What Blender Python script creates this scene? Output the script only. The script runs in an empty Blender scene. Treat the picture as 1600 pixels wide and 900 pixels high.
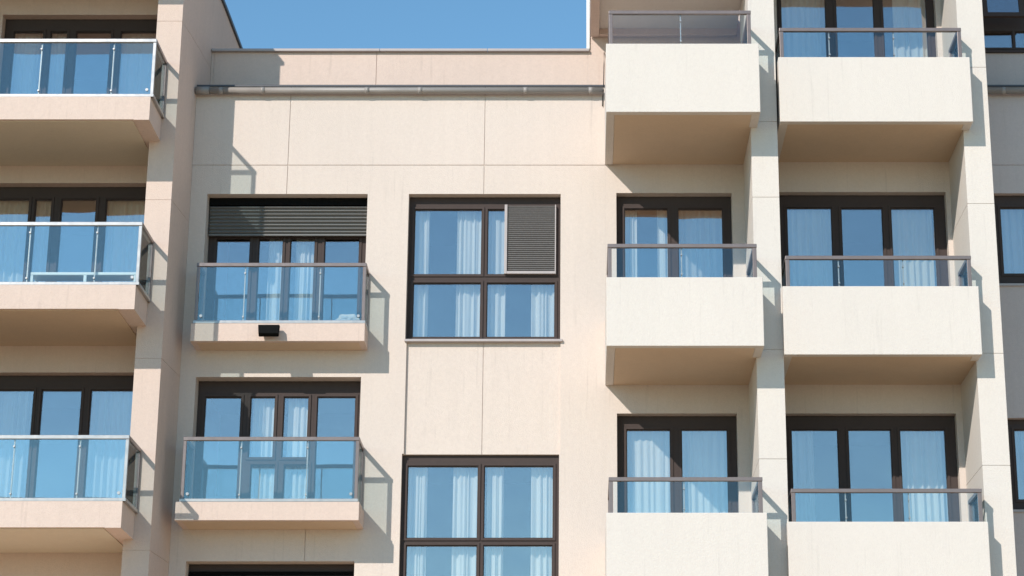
import bpy, bmesh, math, random
from mathutils import Vector, Matrix
random.seed(7)
S = bpy.context.scene
COL = S.collection
R = math.radians

# ------------------------------------------------------------------ camera
F, CX, CY = 3343.0, 915.0, 450.0          # focal length and principal point, in pixels of a 1600 px wide frame
PITCH = math.atan(0.314)
DIST, EYE = 30.4, 1.6                     # metres to the facade plane (Y = 0), eye height
cam_d = bpy.data.cameras.new('camera')
cam = bpy.data.objects.new('camera', cam_d); COL.objects.link(cam)
cam.location = (0, -DIST, EYE)
cam.rotation_euler = (math.pi/2 + PITCH, 0, 0)
cam_d.sensor_width = 36.0
cam_d.lens = 36.0 * F / 1600.0
cam_d.shift_x = (800.0 - CX) / 1600.0
cam_d.clip_end = 6000
S.camera = cam

# ------------------------------------------------------------------ sky, sun, exposure
SUN = Vector((-0.68, -1.0, 0.75)).normalized()      # towards the sun
ELEV = math.asin(SUN.z)
ROT = math.atan2(SUN.x, SUN.y)
W = bpy.data.worlds.new('World'); S.world = W
W.use_nodes = True
wn = W.node_tree
bg = wn.nodes['Background']
sky = wn.nodes.new('ShaderNodeTexSky')
sky.sky_type = 'NISHITA'; sky.sun_disc = False
sky.sun_elevation = ELEV; sky.sun_rotation = ROT
sky.air_density = 1.0; sky.dust_density = 0.0; sky.ozone_density = 1.0
tint = wn.nodes.new('ShaderNodeVectorMath'); tint.operation = 'MULTIPLY'      # clear, slightly cyan blue of this sky
tint.inputs[1].default_value = (0.78, 1.11, 1.17)
wn.links.new(sky.outputs[0], tint.inputs[0]); wn.links.new(tint.outputs[0], bg.inputs[0])
bg.inputs[1].default_value = 0.15
sd = bpy.data.lights.new('sun', 'SUN'); sd.energy = 4.2; sd.angle = R(0.5); sd.color = (1.0, 0.94, 0.86)
so = bpy.data.objects.new('sun', sd); COL.objects.link(so)
so.rotation_euler = (-SUN).to_track_quat('-Z', 'Y').to_euler()
S.view_settings.view_transform = 'Standard'
S.view_settings.look = 'None'
S.view_settings.exposure = 0.0
S.view_settings.gamma = 1.0
S.view_settings.use_curve_mapping = False
S.render.engine = 'CYCLES'
S.cycles.max_bounces = 8
S.cycles.transparent_max_bounces = 16
S.cycles.caustics_reflective = False
S.cycles.caustics_refractive = False
S.cycles.sample_clamp_indirect = 4.0
S.cycles.use_denoising = True

# ------------------------------------------------------------------ photo measurements -> metres on an upright plane
cp, sp_ = math.cos(PITCH), math.sin(PITCH)
def XZ(u, v, Y=0.0):
    a = (u - CX) / F; b = (CY - v) / F
    t = (DIST + Y) / (cp - b*sp_)
    return a*t, EYE + t*(sp_ + b*cp)
def X(u, v, Y=0.0): return XZ(u, v, Y)[0]
def Z(v, Y=0.0): return XZ(CX, v, Y)[1]

# ------------------------------------------------------------------ materials
def newmat(name):
    m = bpy.data.materials.new(name); m.use_nodes = True
    nt = m.node_tree
    return m, nt, nt.nodes['Principled BSDF']
def stucco(name, base, var=0.05, rough=0.92, bump=0.45, grain=0.11, drips=0.13):
    m, nt, p = newmat(name)
    N, L = nt.nodes.new, nt.links.new
    tc = N('ShaderNodeTexCoord')
    n1 = N('ShaderNodeTexNoise'); n1.inputs['Scale'].default_value = 0.55; n1.inputs['Detail'].default_value = 5
    n2 = N('ShaderNodeTexNoise'); n2.inputs['Scale'].default_value = 38.0; n2.inputs['Detail'].default_value = 3
    n3 = N('ShaderNodeTexNoise'); n3.inputs['Scale'].default_value = 70.0; n3.inputs['Detail'].default_value = 2
    mp = N('ShaderNodeMapping'); mp.inputs['Scale'].default_value = (7.0, 7.0, 0.35)   # rain streaks run down the wall
    n4 = N('ShaderNodeTexNoise'); n4.inputs['Scale'].default_value = 1.0; n4.inputs['Detail'].default_value = 4
    L(tc.outputs['Object'], mp.inputs['Vector']); L(mp.outputs[0], n4.inputs['Vector'])
    for n in (n1, n2, n3): L(tc.outputs['Object'], n.inputs['Vector'])
    def mad(src, mul, add):
        k = N('ShaderNodeMath'); k.operation = 'MULTIPLY_ADD'
        L(src, k.inputs[0]); k.inputs[1].default_value = mul; k.inputs[2].default_value = add
        return k.outputs[0]
    f = mad(n1.outputs['Fac'], var*2.4, 1.0 - var*1.2)
    def mul(a, b):
        k = N('ShaderNodeMath'); k.operation = 'MULTIPLY'; L(a, k.inputs[0]); L(b, k.inputs[1]); return k.outputs[0]
    f = mul(f, mad(n2.outputs['Fac'], var*2.2, 1.0 - var*1.1))
    f = mul(f, mad(n4.outputs['Fac'], var*1.4, 1.0 - var*0.7))
    n5 = N('ShaderNodeTexNoise'); n5.inputs['Scale'].default_value = 17.0; n5.inputs['Detail'].default_value = 6; n5.inputs['Roughness'].default_value = 0.75
    L(tc.outputs['Object'], n5.inputs['Vector'])
    f = mul(f, mad(n5.outputs['Fac'], grain*2, 1.0 - grain))
    mp2 = N('ShaderNodeMapping'); mp2.inputs['Scale'].default_value = (16.0, 16.0, 0.9)
    n6 = N('ShaderNodeTexNoise'); n6.inputs['Scale'].default_value = 1.0; n6.inputs['Detail'].default_value = 3
    L(tc.outputs['Object'], mp2.inputs['Vector']); L(mp2.outputs[0], n6.inputs['Vector'])
    mr = N('ShaderNodeMapRange'); mr.inputs['From Min'].default_value = 0.62; mr.inputs['From Max'].default_value = 0.80
    mr.inputs['To Min'].default_value = 1.0; mr.inputs['To Max'].default_value = 1.0 - drips
    L(n6.outputs['Fac'], mr.inputs['Value'])
    f = mul(f, mr.outputs[0])
    vm = N('ShaderNodeVectorMath'); vm.operation = 'SCALE'
    vm.inputs[0].default_value = base; L(f, vm.inputs['Scale'])
    L(vm.outputs[0], p.inputs['Base Color'])
    p.inputs['Roughness'].default_value = rough
    p.inputs['Specular IOR Level'].default_value = 0.2
    bp = N('ShaderNodeBump'); bp.inputs['Strength'].default_value = bump; bp.inputs['Distance'].default_value = 0.010
    L(n3.outputs['Fac'], bp.inputs['Height']); L(bp.outputs[0], p.inputs['Normal'])
    return m
def paint(name, base, rough=0.4, metal=0.0, var=0.08, scale=14.0, spec=0.5):
    m, nt, p = newmat(name)
    N, L = nt.nodes.new, nt.links.new
    tc = N('ShaderNodeTexCoord')
    n = N('ShaderNodeTexNoise'); n.inputs['Scale'].default_value = scale; n.inputs['Detail'].default_value = 4
    L(tc.outputs['Object'], n.inputs['Vector'])
    k = N('ShaderNodeMath'); k.operation = 'MULTIPLY_ADD'; L(n.outputs['Fac'], k.inputs[0])
    k.inputs[1].default_value = var*2; k.inputs[2].default_value = 1 - var
    vm = N('ShaderNodeVectorMath'); vm.operation = 'SCALE'; vm.inputs[0].default_value = base
    L(k.outputs[0], vm.inputs['Scale']); L(vm.outputs[0], p.inputs['Base Color'])
    k2 = N('ShaderNodeMath'); k2.operation = 'MULTIPLY_ADD'; L(n.outputs['Fac'], k2.inputs[0])
    k2.inputs[1].default_value = 0.2; k2.inputs[2].default_value = rough - 0.1
    L(k2.outputs[0], p.inputs['Roughness'])
    p.inputs['Metallic'].default_value = metal; p.inputs['Specular IOR Level'].default_value = spec
    return m
def glass(name, refl, rtint, ttint, wob=0.02, wscale=1.3):
    """coated architectural glass: part mirror, part clear, faintly wavy"""
    m = bpy.data.materials.new(name); m.use_nodes = True
    nt = m.node_tree; N, L = nt.nodes.new, nt.links.new
    nt.nodes.remove(nt.nodes['Principled BSDF'])
    out = nt.nodes['Material Output']
    t = N('ShaderNodeBsdfTransparent'); t.inputs[0].default_value = (*ttint, 1)
    g = N('ShaderNodeBsdfGlossy'); g.inputs[0].default_value = (*rtint, 1); g.inputs['Roughness'].default_value = 0.0
    mx = N('ShaderNodeMixShader')
    lw = N('ShaderNodeLayerWeight'); lw.inputs['Blend'].default_value = 0.025
    k = N('ShaderNodeMath'); k.operation = 'MULTIPLY_ADD'; L(lw.outputs['Fresnel'], k.inputs[0])
    k.inputs[1].default_value = 1 - refl; k.inputs[2].default_value = refl; k.use_clamp = True
    L(k.outputs[0], mx.inputs[0]); L(t.outputs[0], mx.inputs[1]); L(g.outputs[0], mx.inputs[2])
    L(mx.outputs[0], out.inputs[0])
    oi = N('ShaderNodeObjectInfo'); tc = N('ShaderNodeTexCoord')
    ad = N('ShaderNodeVectorMath'); ad.operation = 'MULTIPLY_ADD'
    ad.inputs[1].default_value = (1, 1, 1)
    cb = N('ShaderNodeCombineXYZ')
    k3 = N('ShaderNodeMath'); k3.operation = 'MULTIPLY'; L(oi.outputs['Random'], k3.inputs[0]); k3.inputs[1].default_value = 50
    L(k3.outputs[0], cb.inputs[0]); L(tc.outputs['Object'], ad.inputs[0]); L(cb.outputs[0], ad.inputs[2])
    n = N('ShaderNodeTexNoise'); n.inputs['Scale'].default_value = wscale; n.inputs['Detail'].default_value = 1
    L(ad.outputs[0], n.inputs['Vector'])
    bp = N('ShaderNodeBump'); bp.inputs['Strength'].default_value = 1.0; bp.inputs['Distance'].default_value = wob
    L(n.outputs['Fac'], bp.inputs['Height']); L(bp.outputs[0], g.inputs['Normal'])
    return m
def cloth(name, base, trans=0.18, see=0.05):
    m = bpy.data.materials.new(name); m.use_nodes = True
    nt = m.node_tree; N, L = nt.nodes.new, nt.links.new
    nt.nodes.remove(nt.nodes['Principled BSDF'])
    out = nt.nodes['Material Output']
    tc = N('ShaderNodeTexCoord')
    n = N('ShaderNodeTexNoise'); n.inputs['Scale'].default_value = 25
    mp = N('ShaderNodeMapping'); mp.inputs['Scale'].default_value = (1, 1, 0.05)
    L(tc.outputs['Object'], mp.inputs[0]); L(mp.outputs[0], n.inputs['Vector'])
    k = N('ShaderNodeMath'); k.operation = 'MULTIPLY_ADD'; L(n.outputs['Fac'], k.inputs[0]); k.inputs[1].default_value = 0.25; k.inputs[2].default_value = 0.87
    vm = N('ShaderNodeVectorMath'); vm.operation = 'SCALE'; vm.inputs[0].default_value = base; L(k.outputs[0], vm.inputs['Scale'])
    d = N('ShaderNodeBsdfDiffuse'); tr = N('ShaderNodeBsdfTranslucent'); tp = N('ShaderNodeBsdfTransparent')
    L(vm.outputs[0], d.inputs[0]); L(vm.outputs[0], tr.inputs[0])
    m1 = N('ShaderNodeMixShader'); m1.inputs[0].default_value = trans
    m2 = N('ShaderNodeMixShader'); m2.inputs[0].default_value = see
    L(d.outputs[0], m1.inputs[1]); L(tr.outputs[0], m1.inputs[2])
    L(m1.outputs[0], m2.inputs[1]); L(tp.outputs[0], m2.inputs[2]); L(m2.outputs[0], out.inputs[0])
    return m

M = dict(
    cream=stucco('cream_render', (0.67, 0.57, 0.505)),
    pink=stucco('pink_render', (0.67, 0.525, 0.45)),
    white=stucco('white_render', (0.69, 0.625, 0.57), var=0.035, grain=0.06, drips=0.10),
    mauve=stucco('mauve_shade_render', (0.56, 0.48, 0.455)),  # greying of the shaded wall put into the base colour
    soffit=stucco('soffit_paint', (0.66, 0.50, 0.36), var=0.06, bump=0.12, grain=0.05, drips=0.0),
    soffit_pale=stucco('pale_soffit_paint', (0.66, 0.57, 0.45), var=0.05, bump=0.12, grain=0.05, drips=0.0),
    frame=paint('brown_frame', (0.076, 0.058, 0.054), 0.5, spec=0.05),
    rail=paint('brown_rail', (0.22, 0.175, 0.165), 0.36, 0.35),
    steel=paint('brushed_steel', (0.42, 0.40, 0.39), 0.36, 0.7),
    zinc=paint('zinc_gutter', (0.30, 0.27, 0.25), 0.5, 0.1, 0.15, 5.0),
    coping=paint('grey_coping', (0.42, 0.37, 0.36), 0.5, 0.1, 0.1, 6.0),
    darkcoping=paint('dark_coping', (0.07, 0.07, 0.08), 0.5),
    blind=paint('metal_slats', (0.18, 0.176, 0.17), 0.5, spec=0.2),
    shutter=paint('grey_slats', (0.15, 0.140, 0.136), 0.6, 0.0, 0.25, 40.0, 0.15),
    black=paint('black_plastic', (0.004, 0.004, 0.004), 0.75, spec=0.1),
    dark_floor=paint('low_bounce_floor', (0.13, 0.095, 0.07), 0.6, 0.0, 0.1, 9.0, 0.2),  # unseen balcony floors, dark brown added to cut bounced light
    whitepaint=paint('white_enamel', (0.80, 0.79, 0.76), 0.35),
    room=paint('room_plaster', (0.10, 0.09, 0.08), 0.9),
    pane=glass('window_glass', 0.24, (1.0, 0.91, 0.92), (0.96, 0.98, 0.97), 0.006, 1.3),
    railglass=glass('rail_glass', 0.10, (0.95, 1.0, 1.0), (0.93, 0.975, 0.98), 0.0015, 1.2),
    clearglass=glass('clear_rail_glass', 0.045, (0.85, 0.94, 1.0), (0.95, 0.98, 0.98), 0.0015, 1.2),
    curtain=cloth('sheer_curtain', (0.93, 0.92, 0.87)),
    curtain_cream=cloth('cream_curtain', (0.86, 0.80, 0.66)),
    curtain_grey=cloth('grey_curtain', (0.70, 0.70, 0.68), see=0.2),
    film=cloth('clear_film', (0.95, 0.96, 0.97), trans=0.3, see=0.6),
)

# ------------------------------------------------------------------ object helpers
def tag(o, label=None, cat=None, group=None, kind=None):
    if label: o['label'] = label
    if cat: o['category'] = cat
    if group: o['group'] = group
    if kind: o['kind'] = kind
    return o
def empty(name, loc=(0, 0, 0)):
    o = bpy.data.objects.new(name, None); COL.objects.link(o); o.location = loc
    o.empty_display_size = 0.3
    return o
def link(name, bm, mat, parent=None, bevel=0.0, smooth=False):
    bmesh.ops.recalc_face_normals(bm, faces=bm.faces)
    me = bpy.data.meshes.new(name); bm.to_mesh(me); bm.free()
    me.materials.append(M[mat])
    if smooth:
        for p in me.polygons: p.use_smooth = True
    o = bpy.data.objects.new(name, me); COL.objects.link(o)
    if parent:
        o.parent = parent
        q = parent
        base = Vector((0, 0, 0))
        while q: base += q.location; q = q.parent
        o.location = -base                      # meshes are written in world metres
    if bevel:
        b = o.modifiers.new('bevel', 'BEVEL'); b.width = bevel; b.segments = 2; b.limit_method = 'ANGLE'; b.angle_limit = R(40)
    return o
def box(bm, x0, x1, y0, y1, z0, z1):
    if x0 > x1: x0, x1 = x1, x0
    if y0 > y1: y0, y1 = y1, y0
    if z0 > z1: z0, z1 = z1, z0
    v = [bm.verts.new((x, y, z)) for x in (x0, x1) for y in (y0, y1) for z in (z0, z1)]
    for q in ((0, 1, 3, 2), (4, 6, 7, 5), (0, 4, 5, 1), (2, 3, 7, 6), (0, 2, 6, 4), (1, 5, 7, 3)):
        bm.faces.new([v[i] for i in q])
def prism(bm, plan, z0, z1):
    a = [bm.verts.new((x, y, z0)) for x, y in plan]; b = [bm.verts.new((x, y, z1)) for x, y in plan]
    n = len(plan)
    bm.faces.new(a); bm.faces.new(b)
    for i in range(n): bm.faces.new((a[i], a[(i+1) % n], b[(i+1) % n], b[i]))
def tube(bm, pts, r, seg=12):
    rings = []
    pts = [Vector(p) for p in pts]
    for i, p in enumerate(pts):
        d = (pts[min(i+1, len(pts)-1)] - pts[max(i-1, 0)]).normalized()
        up = Vector((0, 0, 1)) if abs(d.z) < 0.9 else Vector((0, 1, 0))
        s = d.cross(up).normalized(); t = s.cross(d)
        rings.append([bm.verts.new(p + r*(math.cos(k*2*math.pi/seg)*s + math.sin(k*2*math.pi/seg)*t)) for k in range(seg)])
    for a, b in zip(rings, rings[1:]):
        for k in range(seg): bm.faces.new((a[k], a[(k+1) % seg], b[(k+1) % seg], b[k]))
    bm.faces.new(rings[0]); bm.faces.new(rings[-1])
def relief(bm, x0, x1, z0, z1, Y, thick, cells):
    """an upright slab whose front is stepped: cells = (xa, xb, za, zb, depth), depth None cuts right through"""
    xs = {x0, x1}; zs = {z0, z1}
    for a, b, c, d, _ in cells:
        xs |= {min(max(a, x0), x1), min(max(b, x0), x1)}; zs |= {min(max(c, z0), z1), min(max(d, z0), z1)}
    def uniq(s):
        out = []
        for q in sorted(s):
            if not out or q - out[-1] > 1e-5: out.append(q)
        return out
    xs, zs = uniq(xs), uniq(zs)
    nx, nz = len(xs)-1, len(zs)-1
    D = [[0.0]*nz for _ in range(nx)]
    for i in range(nx):
        for j in range(nz):
            cx, cz = (xs[i]+xs[i+1])/2, (zs[j]+zs[j+1])/2
            for a, b, c, d, dep in cells:
                if a < cx < b and c < cz < d: D[i][j] = dep
    cache = {}
    def V(x, y, z):
        k = (round(x, 5), round(y, 5), round(z, 5))
        if k not in cache: cache[k] = bm.verts.new((x, y, z))
        return cache[k]
    def quad(a, b, c, d):
        try: bm.faces.new((V(*a), V(*b), V(*c), V(*d)))
        except ValueError: pass
    back = Y + thick
    def yy(i, j):
        if i < 0 or j < 0 or i >= nx or j >= nz or D[i][j] is None: return None
        return Y + D[i][j]
    for i in range(nx):
        for j in range(nz):
            y = yy(i, j)
            xa, xb, za, zb = xs[i], xs[i+1], zs[j], zs[j+1]
            if y is None: continue
            quad((xa, y, za), (xb, y, za), (xb, y, zb), (xa, y, zb))
            quad((xa, back, za), (xb, back, za), (xb, back, zb), (xa, back, zb))
    for i in range(nx+1):
        for j in range(nz):
            a, b = yy(i-1, j), yy(i, j)
            a = back if a is None else a; b = back if b is None else b
            if abs(a-b) > 1e-6: quad((xs[i], a, zs[j]), (xs[i], b, zs[j]), (xs[i], b, zs[j+1]), (xs[i], a, zs[j+1]))
    for i in range(nx):
        for j in range(nz+1):
            a, b = yy(i, j-1), yy(i, j)
            a = back if a is None else a; b = back if b is None else b
            if abs(a-b) > 1e-6: quad((xs[i], a, zs[j]), (xs[i+1], a, zs[j]), (xs[i+1], b, zs[j]), (xs[i], b, zs[j]))
def joints(lines, w=0.011, d=0.012):
    """thin panel joints: ('h', x0, x1, z) or ('v', x, z0, z1)"""
    out = []
    for q in lines:
        if q[0] == 'h': out.append((q[1], q[2], q[3]-w/2, q[3]+w/2, d))
        else: out.append((q[1]-w/2, q[1]+w/2, q[2], q[3], d))
    return out

# ------------------------------------------------------------------ ground
bm = bmesh.new()
prism(bm, [(-900, -900), (900, -900), (900, 900), (-900, 900)], -0.5, 0.0)
tag(link('ground', bm, 'cream'), kind='structure')
bpy.data.objects['ground'].data.materials.clear()
bpy.data.objects['ground'].data.materials.append(stucco('pale_paving', (0.54, 0.40, 0.26), var=0.08))

BACK = 9.0
# ------------------------------------------------------------------ windows
def window(parent, op, Yf, lites, name='window', depth=0.07, label=None, measure=None):
    """op = (x0, x1, z0, z1) of the hole; lites in photo pixels (u0, v0, u1, v1 or None = to the bottom), read on the frame's own plane"""
    x0, x1, z0, z1 = op
    cells = []; L = []
    for (u0, v0, u1, v1) in lites:
        vm = v0 + 30
        xa, xb = X(u0, vm, Yf), X(u1, vm, Yf)
        zb = Z(v0, Yf); za = Z(v1, Yf) if v1 is not None else z0 + 0.11
        xa, xb = max(xa, x0+0.03), min(xb, x1-0.03)
        L.append((xa, xb, za, zb))
    for (xa, xb, za, zb) in L:                        # sash step round every light
        cells.append((xa-0.045, xb+0.045, za-0.045, zb+0.045, -0.016))
    for (xa, xb, za, zb) in L:
        cells.append((xa-0.012, xb+0.012, za-0.012, zb+0.012, 0.006))
    for q in L: cells.append((*q, None))
    g = 0.004
    bm = bmesh.new(); relief(bm, x0+g, x1-g, z0+g, z1-g, Yf, depth, cells)
    w = link(name, bm, 'frame', parent)
    if label: w['label'] = label
    for (xa, xb, za, zb) in L:
        bm = bmesh.new(); box(bm, xa+0.001, xb-0.001, Yf+0.030, Yf+0.042, za+0.001, zb-0.001)
        c = Vector(((xa+xb)/2, Yf+0.036, (za+zb)/2))
        bmesh.ops.rotate(bm, verts=bm.verts, cent=c, matrix=Matrix.Rotation(R(random.uniform(-0.35, 0.35)), 3, 'Z') @ Matrix.Rotation(R(random.uniform(-0.35, 0.35)), 3, 'X'))
        link('pane', bm, 'pane', w)
    return w, L
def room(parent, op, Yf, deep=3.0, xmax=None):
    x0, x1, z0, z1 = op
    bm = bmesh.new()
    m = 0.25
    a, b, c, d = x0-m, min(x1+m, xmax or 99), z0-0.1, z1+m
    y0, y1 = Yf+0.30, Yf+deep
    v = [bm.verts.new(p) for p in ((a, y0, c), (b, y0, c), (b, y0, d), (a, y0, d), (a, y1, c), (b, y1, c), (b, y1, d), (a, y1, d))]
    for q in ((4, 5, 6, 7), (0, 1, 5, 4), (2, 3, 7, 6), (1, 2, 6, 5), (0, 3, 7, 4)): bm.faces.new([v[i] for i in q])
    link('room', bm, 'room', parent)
def curtain(label, x0, x1, z0, z1, Y, folds=None, amp=0.035, tilt=0.0, fabric='curtain'):
    w = x1-x0
    folds = folds or max(2.0, w/0.105)
    bm = bmesh.new(); nx = int(max(18, folds*9)); nz = 8
    ph = random.uniform(0, 6.28); seedv = random.uniform(0, 100)
    rows = []
    for j in range(nz+1):
        t = j/nz; row = []
        for i in range(nx+1):
            s = i/nx
            wob = 0.28*math.sin(s*9.1+seedv) + 0.2*math.sin(s*23.7+seedv*1.7)
            y = Y + amp*(0.55+0.45*t)*math.sin(2*math.pi*folds*s + ph + wob*2.2 + 0.25*math.sin(t*3+s*5)) + 0.012*math.sin(s*41+seedv)
            x = x0 + w*s + tilt*t*(1-s) + 0.012*math.sin(2*math.pi*folds*s*0.5+ph)
            row.append(bm.verts.new((x - x0, y - Y, z1 + (z0-z1)*t - z0)))
        rows.append(row)
    for a, b in zip(rows, rows[1:]):
        for i in range(nx): bm.faces.new((a[i], a[i+1], b[i+1], b[i]))
    o = link('curtain', bm, fabric, None, smooth=True)
    o.location = (x0, Y, z0)
    tag(o, label, 'curtain', 'sheer curtains hanging behind the window glass')
    return o

# ------------------------------------------------------------------ balcony railings
def railing(parent, x0, x1, yf, yb, zb, zt, posts, hm, pm, gm, left=True, right=True, rt=0.045, rh=0.05, cw=0.05,
            base=None, rear=True, sm=None):
    bm = bmesh.new()
    box(bm, x0-0.004, x1+0.004, yf-0.006, yf+rt, zt-rh, zt)
    if sm: link('handrail', bm, hm, parent, 0.006); bm = bmesh.new()
    if left: box(bm, x0-0.004, x0+rt, yf+rt+0.0005, yb-0.002, zt-rh, zt)
    if right: box(bm, x1-rt, x1+0.004, yf+rt+0.0005, yb-0.002, zt-rh, zt)
    link('handrail', bm, sm or hm, parent, 0.006)
    sm_ = sm or hm
    def post(xa, xb, ya, yb_, m):
        b = bmesh.new(); box(b, xa, xb, ya, yb_, zb, zt-rh-0.001); link('post', b, m, parent, 0.004)
    if left: post(x0, x0+cw, yf+0.002, yf+cw, hm)
    if right: post(x1-cw, x1, yf+0.002, yf+cw, hm)
    if rear:
        if left: post(x0, x0+cw*0.8, yb-cw*0.9, yb-0.004, sm_)
        if right: post(x1-cw*0.8, x1, yb-cw*0.9, yb-0.004, sm_)
    gz0 = zb + 0.006
    if base:
        b = bmesh.new()
        bh = 0.045
        box(b, x0-0.012, x1+0.012, yf-0.014, yf+0.05, zb, zb+bh)
        if left: box(b, x0-0.012, x0+0.05, yf+0.05, yb-0.006, zb, zb+bh)
        if right: box(b, x1-0.05, x1+0.012, yf+0.05, yb-0.006, zb, zb+bh)
        link('base_rail', b, base, parent, 0.004)
        gz0 = zb + bh + 0.002
    ps = sorted(posts)
    for x in ps:
        b = bmesh.new()
        box(b, x-0.008, x+0.008, yf+0.034, yf+0.058, gz0, zt-rh-0.001)
        for zz in (zt-rh-0.10, gz0+0.06):                     # clamp that holds the glass
            tube(b, [(x, yf+0.004, zz), (x, yf+0.034, zz)], 0.014, 10)
        link('post', b, pm, parent)
    edges = [x0 + (cw if left else 0)] + ps + [x1-(cw if right else 0)]
    for a, c in zip(edges, edges[1:]):
        b = bmesh.new(); box(b, a+0.004, c-0.004, yf+0.016, yf+0.026, gz0, zt-rh-0.003); link('glass_panel', b, gm, parent)
    for flag, xa in ((left, x0+0.012), (right, x1-0.022)):
        if flag:
            b = bmesh.new(); box(b, xa, xa+0.010, yf+cw+0.004, yb-cw-0.004, gz0, zt-rh-0.003); link('glass_panel', b, gm, parent)
    if base:
        for x in (x0+cw+0.05, x1-cw-0.05):
            b = bmesh.new()
            tube(b, [(x, yf-0.002, gz0+0.07), (x, yf+0.0155, gz0+0.07)], 0.022, 12)
            link('glass_clamp', b, pm, parent)

# ================================================================== LEFT BUILDING (pink)
LB = tag(empty('apartment_building', (X(100, 500), 4, 0)), 'pinkish apartment building with glass fronted balconies at the left edge', 'building')
PL = -1.0; LF = -1.85
ZR = Z(-56, 0.0)
xl = X(-1000, 400, 0)
pil_l = X(228, 300, PL); pil_r = X(268.3, 300, PL); cor = X(298, 300, 0); par = X(331, 80, 0.8)
dirx = (par-cor)/0.8
# pillar and side wall in one prism, cut by shallow joints
bm = bmesh.new()
plan = [(pil_l, PL), (pil_r, PL), (cor, 0.0), (par, 0.8), (par+dirx*0.15, 1.8), (par+dirx*0.15, BACK), (pil_l, BACK)]
ins = 0.006
plan_in = [(pil_l+ins, PL+ins), (pil_r-ins, PL+ins), (cor-ins, 0.0), (par-ins, 0.8), (par+dirx*0.15-ins, 1.8), (par+dirx*0.15-ins, BACK-ins), (pil_l+ins, BACK-ins)]
zj = [0.0] + [Z(v, PL) for v in (1180, 860, 560, 312, 33)] + [ZR]
for k in range(len(zj)-1):
    a, b = zj[k], zj[k+1]
    prism(bm, plan, a + (0.003 if k else 0), b - (0.003 if k < len(zj)-2 else 0))
    if k: prism(bm, plan_in, a-0.003, a+0.003)
link('pillar', bm, 'pink', LB)
bm = bmesh.new()
cpl = [(pil_l-0.02, PL-0.04), (pil_r+0.035, PL-0.04), (cor+0.035, 0.0), (par+0.035, 0.8), (par+dirx*0.15+0.035, 1.8), (par+dirx*0.15+0.035, BACK+0.04), (pil_l-0.02, BACK+0.04)]
prism(bm, cpl, ZR+0.002, ZR+0.06)
link('roof_coping', bm, 'darkcoping', LB)
bm = bmesh.new(); box(bm, xl, pil_l-0.022, PL, BACK, ZR-0.25, ZR+0.05); link('roof', bm, 'darkcoping', LB)

left_b = [  # slab top v, slab bottom v, right edge u (front), rail top v, head v, opening left u, posts u, lites
    dict(t=151, b=187, r=234, rail=61, head=23, ol=3, posts=(-850, -630, -400, -180, -60, 63, 176),
         lites=[(20, 50, 65, None), (78, 50, 102, None), (118, 50, 171, None), (188, 50, 248, None)]),
    dict(t=445, b=483, r=211, rail=347, head=286, ol=-42, posts=(-850, -630, -400, -180, -70, 45, 150),
         lites=[(-26, 312, 43, None), (54, 312, 78, None), (95, 312, 148, None), (165, 312, 232, None)]),
    dict(t=783, b=824.5, r=190, rail=680, head=582, ol=-95, posts=(-850, -630, -400, -180, -100, 20, 123),
         lites=[(-75, 610, -30, None), (-12, 610, 50, None), (64, 610, 125, None), (141, 610, 212, None)]),
]
lw_cells = []; lw = []
for i, q in enumerate(left_b):
    ft = Z(q['t'], LF)
    op = (X(q['ol'], q['head']+20, 0), pil_l+0.32, ft+0.03, Z(q['head'], 0))
    lw_cells.append((*op, None)); lw.append(op)
bm = bmesh.new(); relief(bm, xl, pil_l-0.001 + 0.34, 0.0, ZR-0.26, 0.0, 0.28, lw_cells); link('wall', bm, 'pink', LB)
LW = []
for i, q in enumerate(left_b):
    fr, L = window(LB, lw[i], 0.17, q['lites'], 'balcony_door'); LW.append(L)
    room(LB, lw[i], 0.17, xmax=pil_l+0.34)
    zt, zb = Z(q['t'], LF), Z(q['b'], LF)
    xr = X(q['r'], (q['t']+q['b'])/2, LF)
    bm = bmesh.new()
    y1 = -0.001; yp = PL-0.001
    inner = pil_l-0.002
    box(bm, xl, xr-0.22, LF, y1 if xr-0.22 < inner else yp, zb+0.006, zt)         # slab, its soffit a little above the edge beam
    if xr-0.22 < inner:
        box(bm, xr-0.22, inner, LF+0.0005, y1, zb, zt)
        box(bm, inner, xr, LF+0.0005, yp, zb, zt)
    else:
        box(bm, xr-0.22, xr, LF+0.0005, yp, zb, zt)
        box(bm, xl+0.1, inner, yp, y1, zb+0.006, zt)
    bl = link('balcony', bm, 'pink', LB)
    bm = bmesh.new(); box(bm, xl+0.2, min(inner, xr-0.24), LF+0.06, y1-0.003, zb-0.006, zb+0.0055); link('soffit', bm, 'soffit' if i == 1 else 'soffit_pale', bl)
    bm = bmesh.new(); box(bm, xl+0.1, inner-0.002, LF+0.07, -0.006, zt+0.001, zt+0.012); link('floor', bm, 'dark_floor', bl)
    zr = Z(q['rail'], LF+0.03)
    railing(bl, xl, xr+0.03, LF+0.02, PL, zt+0.002, zr, [X(u, q['rail']+40, LF+0.03) for u in q['posts']],
            'steel', 'steel', 'railglass', left=False, right=True, base='steel', rt=0.04, rh=0.055, cw=0.045, sm='rail')
# canopy over the top floor, level with the roof
zb = Z(187, LF) + (Z(187, LF)-Z(483, LF))*1.0
bm = bmesh.new(); box(bm, xl, X(234, 0, LF), LF, PL-0.045, zb, ZR+0.0); box(bm, xl, pil_l-0.025, PL-0.045, -0.002, zb, ZR-0.252)
link('roof_canopy', bm, 'pink', LB)

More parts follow.
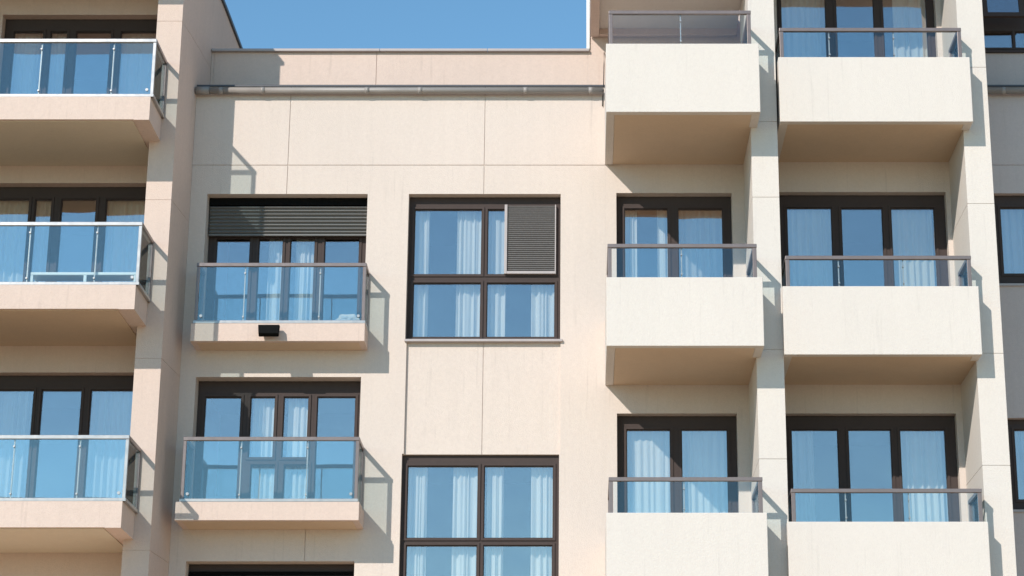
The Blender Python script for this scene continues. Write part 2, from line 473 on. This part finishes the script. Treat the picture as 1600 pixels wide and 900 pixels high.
# ================================================================== CENTRAL BUILDING (cream)
CB = tag(empty('apartment_building', (X(620, 500), 4, 0)), 'cream apartment building between the pink block and the white balconies, grey gutter along its top', 'building')
zg = Z(136, 0.0)
xr_c = X(1180, 400, 0)
xc0 = cor+0.002
J = []
zh = Z(258, 0)
x1j, x2j = X(451, 230, 0), X(757, 230, 0)
xw0, xw1 = X(633, 620, 0), X(875.5, 620, 0)
d1 = (X(323, 320), X(574, 320), Z(536, 0), Z(303, 0))
d2 = (X(305, 610), X(563.5, 610), Z(822, 0), Z(589, 0))
d3 = (X(290, 890), X(553.5, 890), Z(1110, 0), Z(877, 0))
w1 = (X(638.5, 320), X(876, 320), Z(531, 0), Z(303, 0))
w2 = (X(627.5, 730), X(873.5, 730), Z(948, 0), Z(709, 0))
c3 = [(X(963, 320), X(1143.6, 320), Z(545, 0), Z(301.5, 0)),
      (X(964, 665), X(1152, 665), Z(905, 0), Z(646, 0))]
c4 = [(X(1213, 0), X(1462, 20), Z(200, 0), Z(-42, 0)),
      (X(1215, 320), X(1478.6, 320), Z(565, 0), Z(300, 0)),
      (X(1219, 665), X(1495, 665), Z(925, 0), Z(646, 0))]
# central wall ends where the white balconies begin; the other wing carries on in the same plane
seam = X(946, 400, 0)
J += joints([('h', xc0, seam, zh), ('v', x1j, d1[3], zg), ('v', x2j, w1[3], zg), ('v', (xw0+xw1)/2, w2[3], w1[2]),
             ('v', X(476.5, 855), d3[3], d2[2])])
cells = J + [(xw0, xw1, w2[3], w1[2], 0.045)] + joints([('v', (xw0+xw1)/2-0.003, w2[3], w1[2])], d=0.057)
cells += [(*d1, None), (*d2, None), (*d3, None), (*w1, None), (*w2, None)]
bm = bmesh.new(); relief(bm, xc0, seam, 0.0, zg, 0.0, 0.32, cells); link('wall', bm, 'cream', CB)
YD = 0.24
D1, L1 = window(CB, d1, YD+0.06, [(338, 372, 389, None), (404.5, 372, 440.5, None), (454, 372, 490.5, None), (507.5, 372, 560, None)], 'balcony_door')
D2, L2 = window(CB, d2, YD, [(320, 621, 375, None), (391.5, 621, 428, 714), (443.5, 621, 480.5, 714), (391.5, 727, 428, None), (443.5, 727, 480.5, None), (496, 621, 554, None)], 'balcony_door')
D3, L3 = window(CB, d3, YD, [(305, 925, 362, None), (378, 925, 415, None), (430, 925, 467, None), (483, 925, 541, None)], 'balcony_door')
W1, K1 = window(CB, w1, 0.15, [(648.5, 328, 752, 428), (763, 328, 866, 428), (646, 443, 750, 526), (761.5, 443, 866, 526)])
W2, K2 = window(CB, w2, 0.10, [(637.5, 729, 746, 840), (757.5, 729, 863.5, 840), (635, 853, 744, 942), (756, 853, 862, 942)])
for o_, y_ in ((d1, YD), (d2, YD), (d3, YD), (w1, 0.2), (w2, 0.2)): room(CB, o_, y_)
# sill under the upper window
bm = bmesh.new(); box(bm, xw0-0.03, xw1+0.03, -0.045, 0.149, w1[2]-0.035, w1[2]+0.003); link('window_sill', bm, 'coping', W1, 0.006)
# roller blinds
def slats(parent, name, x0, x1, z0, z1, y, pitch, mat, amp=0.012, box_=None):
    bm = bmesh.new(); n = int(round((z1-z0)/pitch)); pitch = (z1-z0)/n
    prof = []
    for k in range(n):
        for s in range(6):
            t, d = ((0.0, 0.0), (0.22, 0.55), (0.42, 0.95), (0.52, 1.0), (0.62, 0.85), (0.80, 0.15))[s]
            prof.append((y - amp*d*random.uniform(0.94, 1.06), z1 - pitch*(k+t)))
    prof.append((y, z0))
    a = [bm.verts.new((x0, p[0], p[1])) for p in prof]; b = [bm.verts.new((x1, p[0], p[1])) for p in prof]
    a2 = [bm.verts.new((x0, y+0.012, p[1])) for p in prof]; b2 = [bm.verts.new((x1, y+0.012, p[1])) for p in prof]
    for i in range(len(prof)-1):
        bm.faces.new((a[i], b[i], b[i+1], a[i+1])); bm.faces.new((a2[i], b2[i], b2[i+1], a2[i+1]))
        bm.faces.new((a[i], a[i+1], a2[i+1], a2[i])); bm.faces.new((b[i], b[i+1], b2[i+1], b2[i]))
    return link(name, bm, mat, parent)
slats(D1, 'roller_blind', d1[0]+0.02, d1[1]-0.02, Z(366, 0.2), Z(322, 0.2), 0.215, 0.055, 'blind', 0.042)
bm = bmesh.new(); box(bm, d1[0]+0.01, d1[1]-0.01, 0.17, 0.285, Z(321.5, 0.2), d1[3]-0.004); link('blind_box', bm, 'black', D1, 0.004)
bm = bmesh.new(); box(bm, d1[0]+0.02, d1[1]-0.02, 0.185, 0.225, Z(368.5, 0.2), Z(366.1, 0.2)); link('blind_rail', bm, 'blind', D1)
slats(D3, 'roller_blind', d3[0]+0.02, d3[1]-0.02, Z(960, 0.2), Z(893, 0.2), 0.20, 0.042, 'black')
# sliding louvre shutter over one light of the upper window
sx0, sx1, sz0, sz1 = X(788.5, 340, 0.1), X(869, 340, 0.1), Z(428, 0.1), Z(320, 0.1)
sh = slats(W1, 'shutter', sx0+0.045, sx1-0.02, sz0+0.05, sz1-0.01, 0.118, 0.031, 'shutter', 0.015)
bm = bmesh.new(); box(bm, sx0, sx0+0.042, 0.085, 0.130, sz0, sz1); box(bm, sx0+0.0425, sx1, 0.085, 0.130, sz0, sz0+0.042)
box(bm, sx1-0.018, sx1, 0.09, 0.130, sz0+0.0425, sz1)
link('shutter_frame', bm, 'coping', W1, 0.004)
# gutter, roof edge, set back parapet
PY = 0.8
bm = bmesh.new(); box(bm, xc0+0.04, X(1700, 130, PY), 0.33, PY+0.5, zg-0.2, zg-0.02); link('roof', bm, 'zinc', CB)
bm = bmesh.new(); box(bm, xc0, seam, -0.02, 0.335, zg+0.001, zg+0.03); link('roof_edge', bm, 'darkcoping', CB)  # shadow gap over the gutter put into this strip's dark colour
gz = Z(141.5, -0.09); gr = 0.051
def gutter(parent, xa, xb, cap=True):
    bm = bmesh.new()
    tube(bm, [(xa, -0.085, gz), (xb, -0.085, gz)], gr, 20)
    for k in (0.06, 0.163, 0.42, 0.55, 0.81, 0.97):
        x = xa + (xb-xa)*k; tube(bm, [(x-0.035, -0.085, gz), (x+0.035, -0.085, gz)], gr+0.005, 20)
    if cap: tube(bm, [(xa-0.005, -0.085, gz), (xa+0.20, -0.085, gz)], gr+0.012, 20)
    return link('gutter', bm, 'zinc', parent, 0.0, True)
gutter(CB, xc0+0.01, seam-0.03)
zp0, zp1 = zg-0.3, Z(82, PY)
xp1 = X(921, 90, PY)
xsp = X(918.5, 90, PY)
bm = bmesh.new(); relief(bm, par+0.003, xsp-0.002, zp0, zp1, PY, 0.25, joints([('v', X(588, 110, PY), zp0, zp1), ('v', X(334, 110, PY), zp0, zp1)]))
link('parapet', bm, 'pink', CB)
bm = bmesh.new()
cs = [par+0.004, X(594, 80, PY), X(762, 80, PY), xp1]
for a, b in zip(cs, cs[1:]): box(bm, a+0.003, b-0.003, PY-0.06, PY+0.3, zp1+0.001, Z(75.5, PY-0.06))
link('parapet_coping', bm, 'coping', CB, 0.006)

# balconies of the central building
for (t, b, u0, u1, rail, ru0, ru1, YB, op, posts) in (
        (505, 533, 297.5, 570, 410, 305.5, 571, -0.48, d1, (381, 499)),
        (784, 813, 273.5, 561, 682, 284.5, 560, -0.66, d2, (375, 479))):
    zt, zb = Z(t, YB), Z(b, YB)
    bm = bmesh.new(); xa, xb = X(u0, (t+b)/2, YB), X(u1, (t+b)/2, YB)
    box(bm, xa, xb, YB, -0.001, zb, zt)
    bl = link('balcony', bm, 'pink', CB, 0.007)
    bm = bmesh.new(); box(bm, op[0]+0.003, op[1]-0.003, 0.0, YD-0.03, zt-0.12, zt+0.004); link('threshold', bm, 'coping', bl)
    bm = bmesh.new(); box(bm, xa+0.09, xb-0.09, YB+0.09, -0.004, zb-0.005, zb+0.002); link('soffit', bm, 'soffit', bl)
    railing(bl, X(ru0, rail+40, YB), X(ru1, rail+40, YB), YB+0.02, -0.001, zt+0.002, Z(rail, YB), [X(u, rail+45, YB) for u in posts],
            'rail', 'steel', 'railglass', base='steel', rt=0.045, rh=0.055, cw=0.045)

# floodlight on the upper balcony
fx, fz = X(421, 519, -0.52), Z(519, -0.52)
FL = tag(empty('floodlight', (fx, -0.4800, fz)), 'small black floodlight fixed to the front edge of the balcony under the raised roller blind', 'floodlight')
bm = bmesh.new()
w_, h_ = 0.155, 0.085
pts = [(-0.6200, h_), (-0.6600, -h_+0.03), (-0.60, -h_-0.01), (-0.5400, h_)]
a = [bm.verts.new((fx-w_*(1 if k in (0, 3) else 0.9), y, fz+z)) for k, (y, z) in enumerate(pts)]
b = [bm.verts.new((fx+w_*(1 if k in (0, 3) else 0.97), y, fz+z)) for k, (y, z) in enumerate(pts)]
bm.faces.new(a); bm.faces.new(b)
for k in range(4): bm.faces.new((a[k], a[(k+1) % 4], b[(k+1) % 4], b[k]))
link('lamp_housing', bm, 'black', FL, 0.008)
bm = bmesh.new(); box(bm, fx-0.02, fx+0.02, -0.5800, -0.4810, fz+0.0, fz+0.03); box(bm, fx-0.07, fx+0.07, -0.4920, -0.4812, fz-0.03, fz+0.06); link('bracket', bm, 'black', FL)
# crumpled clear film in the corner of that balcony
bm = bmesh.new(); bmesh.ops.create_icosphere(bm, subdivisions=4, radius=1.0)
fxx, fzz = X(545, 492, -0.30), Z(505, -0.30)+0.06
for v in bm.verts:
    c = v.co.copy()
    n = 1 + 0.22*math.sin(7*c.x+3*c.y) * math.cos(6*c.z+2) + 0.12*math.sin(17*c.y+11*c.z+5*c.x)
    v.co = Vector((c.x*0.155*n, c.y*0.08*n, max(-0.07, c.z*0.105*n)))
o = link('plastic_bag', bm, 'film', None); o.location = (fxx, -0.30, Z(505, -0.48)+0.075)
tag(o, 'crumpled clear plastic bag lying in the right corner of the balcony that carries the floodlight', 'plastic bag')

# ================================================================== RIGHT BUILDING (white balconies)
RB = tag(empty('apartment_building', (X(1240, 500), 4, 0)), 'cream apartment building with two columns of solid white balconies between tall white pillars', 'building')
C3Y, C4Y = -2.12, -1.66
P1Y, P2Y = -1.52, -1.32
ZT = Z(-330, 0)
p1l, p1r = X(1174.5, 255, P1Y), X(1216, 255, P1Y)
p2l, p2r = X(1507, 235, P2Y), X(1548.5, 235, P2Y)
# back wall
bm = bmesh.new()
relief(bm, seam+0.0005, p1r-0.02, 0.0, zg-0.02, 0.0, 0.32, [(*c3[0], None), (*c3[1], None)] + joints([('h', seam, X(965, 258), zh)]))
relief(bm, p1r-0.0195, p2r-0.15, 0.0, ZT, 0.0, 0.32, [(*c, None) for c in c4])
link('wall', bm, 'cream', RB)
# set back top storey and its side
xs0 = xsp
bm = bmesh.new(); relief(bm, xs0, p1r-0.021, zp0, ZT, PY-0.001, 0.3, joints([('v', X(936, 100, PY), zp0, Z(95, PY))], 0.004, 0.003)); box(bm, xs0, xs0+0.3, PY+0.3, BACK, zp0, ZT)
link('penthouse_wall', bm, 'pink', RB)
bm = bmesh.new(); box(bm, xs0-0.022, xs0+0.028, PY-0.03, PY-0.0015, Z(77, PY), ZT); link('wall_trim', bm, 'whitepaint', RB)
bm = bmesh.new(); box(bm, seam+0.001, p1r-0.022, 0.0, PY-0.002, zg-0.018, zg+0.03); link('terrace', bm, 'white', RB)  # unseen white paving, added to bounce light up to the soffit
# pillars, built up in courses with open joints
def pillar(l, r, Yp, vs):
    bm = bmesh.new()
    zz = [0.0] + sorted(Z(v, Yp) for v in vs) + [ZT]
    for k in range(len(zz)-1):
        box(bm, l, r, Yp, -0.001, zz[k]+(0.004 if k else 0), zz[k+1]-(0.004 if k < len(zz)-2 else 0))
        if k: box(bm, l+0.01, r-0.01, Yp+0.01, -0.002, zz[k]-0.004, zz[k]+0.004)
    link('pillar', bm, 'white', RB)
pillar(p1l, p1r, P1Y, (190, 308, 546, 717, 1080))
pillar(p2l, p2r, P2Y, (105, 318, 552, 727, 1100))
R3, L33 = [], []
w, l = window(RB, c3[0], 0.16, [(976.7, 327, 1042.8, None), (1060.5, 327, 1128.5, None)], 'balcony_door'); L33.append(l)
w, l = window(RB, c3[1], 0.16, [(980, 672, 1046.7, None), (1066, 672, 1136, None)], 'balcony_door'); L33.append(l)
L44 = []
for op, ls in zip(c4, ([(1221, -15, 1289, None), (1307, -15, 1364, None), (1380, -15, 1446.7, None)],
                       [(1231, 325.6, 1299, None), (1316, 325.6, 1378.6, None), (1394, 325.6, 1460, None)],
                       [(1238, 672, 1309, None), (1327, 672, 1392, None), (1408, 672, 1477, None)])):
    w, l = window(RB, op, 0.14, ls, 'balcony_door'); L44.append(l)
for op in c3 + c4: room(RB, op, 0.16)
def white_balcony(u0, u1, t, b, Yb, yside, rail, ru0, ru1, posts, xin0, xin1):
    zt, zb = Z(t, Yb), Z(b, Yb)
    vm = (t+b)/2
    xa, xb = X(u0, vm, Yb), X(u1, vm, Yb)
    bm = bmesh.new(); th = 0.12
    box(bm, xa, xb, Yb, Yb+th, zb, zt)                                   # front panel
    box(bm, xa, xa+th, Yb+th, xin0, zb, zt)                              # side panels
    box(bm, xb-th, xb, Yb+th, yside, zb, zt)
    o = link('balcony', bm, 'white', RB, 0.008)
    bm = bmesh.new()
    x1 = xin1
    box(bm, xa+th+0.001, xb-th-0.001, Yb+th+0.001, yside-0.001, zb+0.007, zb+0.34)
    box(bm, xa+th+0.001, x1-0.001, yside-0.001, -0.002, zb+0.007, zb+0.34)
    link('soffit', bm, 'soffit', o)
    bm = bmesh.new()
    box(bm, xa+th+0.001, xb-th-0.001, Yb+th+0.001, yside-0.002, zb+0.341, zb+0.353); box(bm, xa+th+0.001, x1-0.001, yside-0.002, -0.003, zb+0.341, zb+0.353)
    link('floor', bm, 'white' if t == 68 else 'dark_floor', o)  # white on the top floor: unseen reflector added for the soffit above
    yf = Yb+0.05
    railing(o, X(ru0, rail+25, yf), min(X(ru1, rail+25, yf), xin1-0.008), yf, -0.80, zt+0.001, Z(rail, yf), [X(u, rail+30, yf) for u in posts],
            'rail', 'steel', 'clearglass', rt=0.05, rh=0.055, cw=0.055, left=True, right=True, rear=True)
    return o
B3, B4 = [], []
for a in ((947, 1187, 68, 175, 16.5, 951.5, 1176, (1063.5,)), (947.5, 1193, 433, 540.5, 381, 949.5, 1184, (1065,)), (947.5, 1200, 801, 912, 745.5, 951.5, 1191.5, (1069,))):
    B3.append(white_balcony(a[0], a[1], a[2], a[3], C3Y, P1Y-0.002, a[4], a[5], a[6], a[7], -0.002, p1l))
for a in ((1217.5, 1518, 89, 190, 43.5, 1218.5, 1502.5, (1296, 1397)), (1224, 1532, 447, 554, 399.5, 1228, 1518, (1311, 1412)), (1231.5, 1547, 815, 925, 763.5, 1237, 1535, (1322, 1421))):
    B4.append(white_balcony(a[0], a[1], a[2], a[3], C4Y, P2Y-0.002, a[4], a[5], a[6], a[7], P1Y-0.002 if False else -0.002, p2l))
# slab over the top balcony of the left column: beam round a raised soffit
zs = Z(59, PY)
xa, xb = X(922.5, 20, PY), p1l-0.003
bm = bmesh.new()
C0Y = -1.35
box(bm, xa, xa+0.14, C0Y, PY-0.035, zs, zs+0.35)
box(bm, xa+0.141, p1r-0.03, C0Y, C0Y+0.14, zs, zs+0.35)
box(bm, xa+0.141, xb, PY-0.12, PY-0.035, zs+0.002, zs+0.35)
o = link('balcony', bm, 'pink', RB, 0.006)
zso = zs + 0.105
bm = bmesh.new(); box(bm, xa+0.1415, xb-0.001, C0Y+0.141, PY-0.121, zso, zso+0.2); link('soffit', bm, 'white', o)
# slab over the top balcony of the right column
zb4 = Z(190, C4Y)*2 - Z(554, C4Y)
bm = bmesh.new(); box(bm, p1r+0.002, X(1512, 0, C4Y), C4Y, P2Y-0.003, zb4, zb4+1.1); box(bm, p1r+0.002, p2l-0.002, P2Y-0.003, -0.003, zb4, zb4+0.25)
link('balcony', bm, 'white', RB)
bm = bmesh.new(); box(bm, xs0, p2r, PY+0.31, BACK, ZT-0.3, ZT-0.05); link('roof', bm, 'zinc', RB)
# ceiling lamp under that slab
lx, ly = X(1035, 3, -0.6), -0.6
CL = tag(empty('ceiling_lamp', (lx, ly, zso)), 'small round ceiling lamp under the slab over the topmost white balcony', 'ceiling lamp')
bm = bmesh.new(); tube(bm, [(lx, ly, zso-0.002), (lx, ly, zso-0.03)], 0.075, 24); link('lamp_base', bm, 'steel', CL, 0.006)
bm = bmesh.new(); tube(bm, [(lx, ly, zso-0.031), (lx, ly, zso-0.055)], 0.055, 24); link('lamp_cover', bm, 'whitepaint', CL, 0.01)
# cable beside the top white balcony
ca = [(X(u, v, -0.03), -0.03-(0.0), Z(v, -0.03)) for u, v in ((943.5, 80), (943, 92), (943.6, 104), (943, 120), (942.3, 136))]
bm = bmesh.new(); tube(bm, [(X(941.5, 166, -0.015), -0.015, Z(166, -0.015)), (X(942, 150, -0.015), -0.015, Z(150, -0.015)), (X(943, 141, -0.16), -0.16, Z(141, -0.16)), (X(943.2, 133, -0.1), -0.1, Z(132, -0.1)), (X(943.5, 118, 0.2), 0.2, Z(118, 0.2)), (X(943.8, 100, 0.7), 0.7, Z(100, 0.7)), (X(944, 82, 0.78), 0.78, Z(82, 0.78))], 0.007, 8)
CBL = tag(link('cable', bm, 'black', None, 0, True), 'thin dark cable crossing the gutter end beside the top white balcony', 'cable')

# ================================================================== FAR RIGHT BUILDING (in shade, that grey also put into its render colour)
FB = tag(empty('apartment_building', (X(1640, 500), 4, 0)), 'mauve grey building in shade at the far right edge with dark framed windows', 'building')
xf0, xf1 = p2r-0.149, X(2600, 450)
f1 = (X(1552, 330), X(1660, 330), Z(444, 0), Z(302, 0))
f2 = (X(1574, 680), X(1685, 680), Z(797, 0), Z(653, 0))
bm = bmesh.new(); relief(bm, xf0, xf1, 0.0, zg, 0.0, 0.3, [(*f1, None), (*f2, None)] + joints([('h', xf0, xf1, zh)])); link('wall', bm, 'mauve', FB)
FW1, FL1 = window(FB, f1, 0.10, [(1565, 325, 1640, 427)])
FW2, FL2 = window(FB, f2, 0.10, [(1587, 672, 1662, 780)])
for q in (f1, f2): room(FB, q, 0.12)
for w_, q in ((FW1, f1), (FW2, f2)):
    bm = bmesh.new(); box(bm, q[0]-0.02, q[1]+0.02, -0.03, 0.099, q[2]-0.03, q[2]+0.003); link('window_sill', bm, 'coping', w_)
bm = bmesh.new(); box(bm, xf0, xf1, -0.02, 0.305, zg+0.001, zg+0.03); link('roof_edge', bm, 'darkcoping', FB)  # dark colour stands in for the shadow line above the gutter
gutter(FB, xf0+0.02, xf1, False)
FY = 0.5
f0 = (X(1525, 40, FY), X(1640, 40, FY), Z(80, FY), Z(-160, FY))
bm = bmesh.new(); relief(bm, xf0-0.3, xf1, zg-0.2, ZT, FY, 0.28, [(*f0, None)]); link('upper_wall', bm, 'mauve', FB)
FW0, FL0 = window(FB, f0, FY+0.04, [(1530, 50, 1582.5, 74), (1588, 50, 1632, 74), (1601, -140, 1632, 40)])
room(FB, f0, FY+0.06)
bm = bmesh.new(); box(bm, f0[0]-0.02, f0[1]+0.02, FY-0.04, FY+0.039, f0[2]-0.035, f0[2]+0.003); link('window_sill', bm, 'frame', FW0)
# the open top hung sash
hz = Z(-138, FY); sw0, sw1 = X(1531, 20, FY), X(1594, 20, FY); hl = hz - Z(39, FY)
bm = bmesh.new()
fw = 0.07
relief(bm, sw0, sw1, -hl, 0.0, 0.0, 0.06, [(sw0+fw, sw1-fw, -hl+fw, -fw, None)])
sash = link('open_sash', bm, 'frame', FW0)
T = Matrix.Translation((0, FY-0.02, hz)) @ Matrix.Rotation(R(-8), 4, 'X')
sash.data.transform(T)
bm = bmesh.new(); box(bm, sw0+fw, sw1-fw, 0.02, 0.032, -hl+fw, -fw); pn = link('sash_pane', bm, 'pane', FW0); pn.data.transform(T)

# ================================================================== loose things
# white drying rack on the middle pink balcony
def rk(u, v, Y): return (X(u, v, Y), Y, Z(v, Y))
ry = LF+0.10
zfloor = Z(445, LF)
DR = tag(empty('drying_rack', (X(130, 430, ry), ry, zfloor)), 'low white metal rack standing behind the glass of the middle pink balcony', 'rack')
xa, xb, zt = X(47, 430, ry), X(214, 430, ry), Z(425, ry)
bm = bmesh.new(); box(bm, xa, xb, ry, ry+0.3, zt-0.045, zt); link('rack_top', bm, 'whitepaint', DR, 0.01)
for x in (xa+0.0, (xa+xb)/2, xb-0.045):
    for y in (ry+0.001, ry+0.255):
        bm = bmesh.new(); box(bm, x, x+0.045, y, y+0.04, zfloor+0.001, zt-0.046); link('leg', bm, 'whitepaint', DR, 0.005)

# curtains: (window lights, index, where across the light, label)
def hang(L, i, f0, f1, label, Y, full=False, tilt=0.0, zlow=None, folds=None, fabric='curtain'):
    xa, xb, za, zb = L[i]
    w = xb-xa
    z0 = zlow if zlow is not None else za-0.03
    curtain(label, xa+w*f0, xa+w*f1, z0, zb+0.05, Y+0.16, folds=folds, tilt=tilt, fabric=fabric)
yl = 0.17
hang(LW[0], 0, -0.1, 0.95, 'sheer curtain filling the first pane from the left of the top pink balcony door', yl)
hang(LW[0], 1, -0.2, 1.2, 'sheer curtain in the narrow second pane of the top pink balcony door', yl)
hang(LW[0], 3, -0.1, 1.0, 'bright sheer curtain in the right pane of the top pink balcony door', yl)
hang(LW[1], 0, -0.1, 1.1, 'sheer curtain at the far left pane of the pink balcony door above the white rack', yl, fabric='curtain_cream')
hang(LW[1], 1, -0.2, 1.2, 'sheer curtain in the narrow pane of the pink balcony door above the white rack', yl, fabric='curtain_cream')
hang(LW[1], 3, -0.1, 1.1, 'pleated sheer curtain in the right pane of the middle pink balcony door', yl, fabric='curtain_cream')
hang(LW[2], 1, -0.1, 0.9, 'faint sheer curtain in the leftmost visible pane of the bottom pink balcony door', yl, fabric='curtain_grey')
hang(LW[2], 3, -0.1, 1.1, 'faint sheer curtain in the right pane of the bottom pink balcony door', yl, fabric='curtain_grey')
hang(L1, 1, 0.35, 1.15, 'bright curtain left of the middle mullion in the door under the raised roller blind', YD+0.06)
hang(L1, 2, 0.2, 1.0, 'bright curtain right of the middle mullion in the door under the raised roller blind', YD+0.06)
hang(L2, 1, 0.05, 1.1, 'curtain in the left casement of the central balcony door with a transom bar', YD, zlow=d2[2]+0.1)
hang(L2, 2, 0.15, 1.1, 'curtain in the right casement of the central balcony door with a transom bar', YD, zlow=d2[2]+0.1)
yk = 0.15
zl = w1[2]-0.02
hang(K1, 0, -0.1, 0.22, 'narrow curtain at the far left of the window with the louvre shutter', yk, zlow=zl, tilt=-0.02)
hang(K1, 0, 0.62, 1.05, 'wide white curtain just left of the centre mullion in the window with the louvre shutter', yk, zlow=zl)
hang(K1, 1, -0.02, 0.26, 'narrow curtain just right of the centre mullion in the window with the louvre shutter', yk, zlow=zl)
hang(K1, 1, 0.66, 1.05, 'white curtain at the far right of the window, hanging below the louvre shutter', yk, zlow=zl)
yk = 0.10; zl = w2[2]-0.02
hang(K2, 0, 0.0, 0.27, 'narrow white curtain at the far left of the lowest central window', yk, zlow=zl)
hang(K2, 0, 0.64, 1.04, 'wide white curtain just left of the centre mullion in the lowest central window', yk, zlow=zl)
hang(K2, 1, 0.04, 0.28, 'narrow white curtain right of the centre mullion in the lowest central window', yk, zlow=zl)
hang(K2, 1, 0.68, 1.04, 'wide white curtain at the far right of the lowest central window', yk, zlow=zl)
yr = 0.16
hang(L33[0], 0, 0.0, 0.30, 'narrow curtain at the left edge of the middle two pane balcony door', yr)
hang(L33[0], 0, 0.78, 1.05, 'narrow curtain against the centre mullion of the middle two pane balcony door', yr)
hang(L33[0], 1, -0.05, 1.0, 'pleated curtain across the right pane of the middle two pane balcony door', yr, fabric='curtain_grey')
hang(L33[1], 0, -0.05, 1.05, 'pleated curtain across the left pane of the lowest two pane balcony door', yr)
hang(L33[1], 1, -0.05, 1.05, 'pleated curtain across the right pane of the lowest two pane balcony door', yr)
yr = 0.14
hang(L44[0], 0, -0.05, 1.05, 'pleated curtain across the left pane of the topmost three pane balcony door', yr)
hang(L44[0], 2, 0.25, 1.05, 'bright curtain in the right pane of the topmost three pane balcony door', yr)
hang(L44[1], 0, -0.05, 1.05, 'pleated curtain across the left pane of the middle three pane balcony door', yr, fabric='curtain_cream')
hang(L44[1], 2, -0.05, 1.0, 'pleated curtain across the right pane of the middle three pane balcony door', yr, fabric='curtain_cream')
hang(L44[2], 0, -0.05, 0.5, 'half drawn curtain in the left pane of the lowest three pane balcony door', yr, fabric='curtain_grey')
hang(L44[2], 2, -0.02, 1.05, 'pleated curtain across the right pane of the lowest three pane balcony door', yr)
hang(FL1, 0, -0.05, 1.05, 'curtain behind the middle window of the shaded building at the far right', 0.10, fabric='curtain_grey')
hang(FL2, 0, -0.05, 1.05, 'curtain behind the lowest window of the shaded building at the far right', 0.10, fabric='curtain_grey')
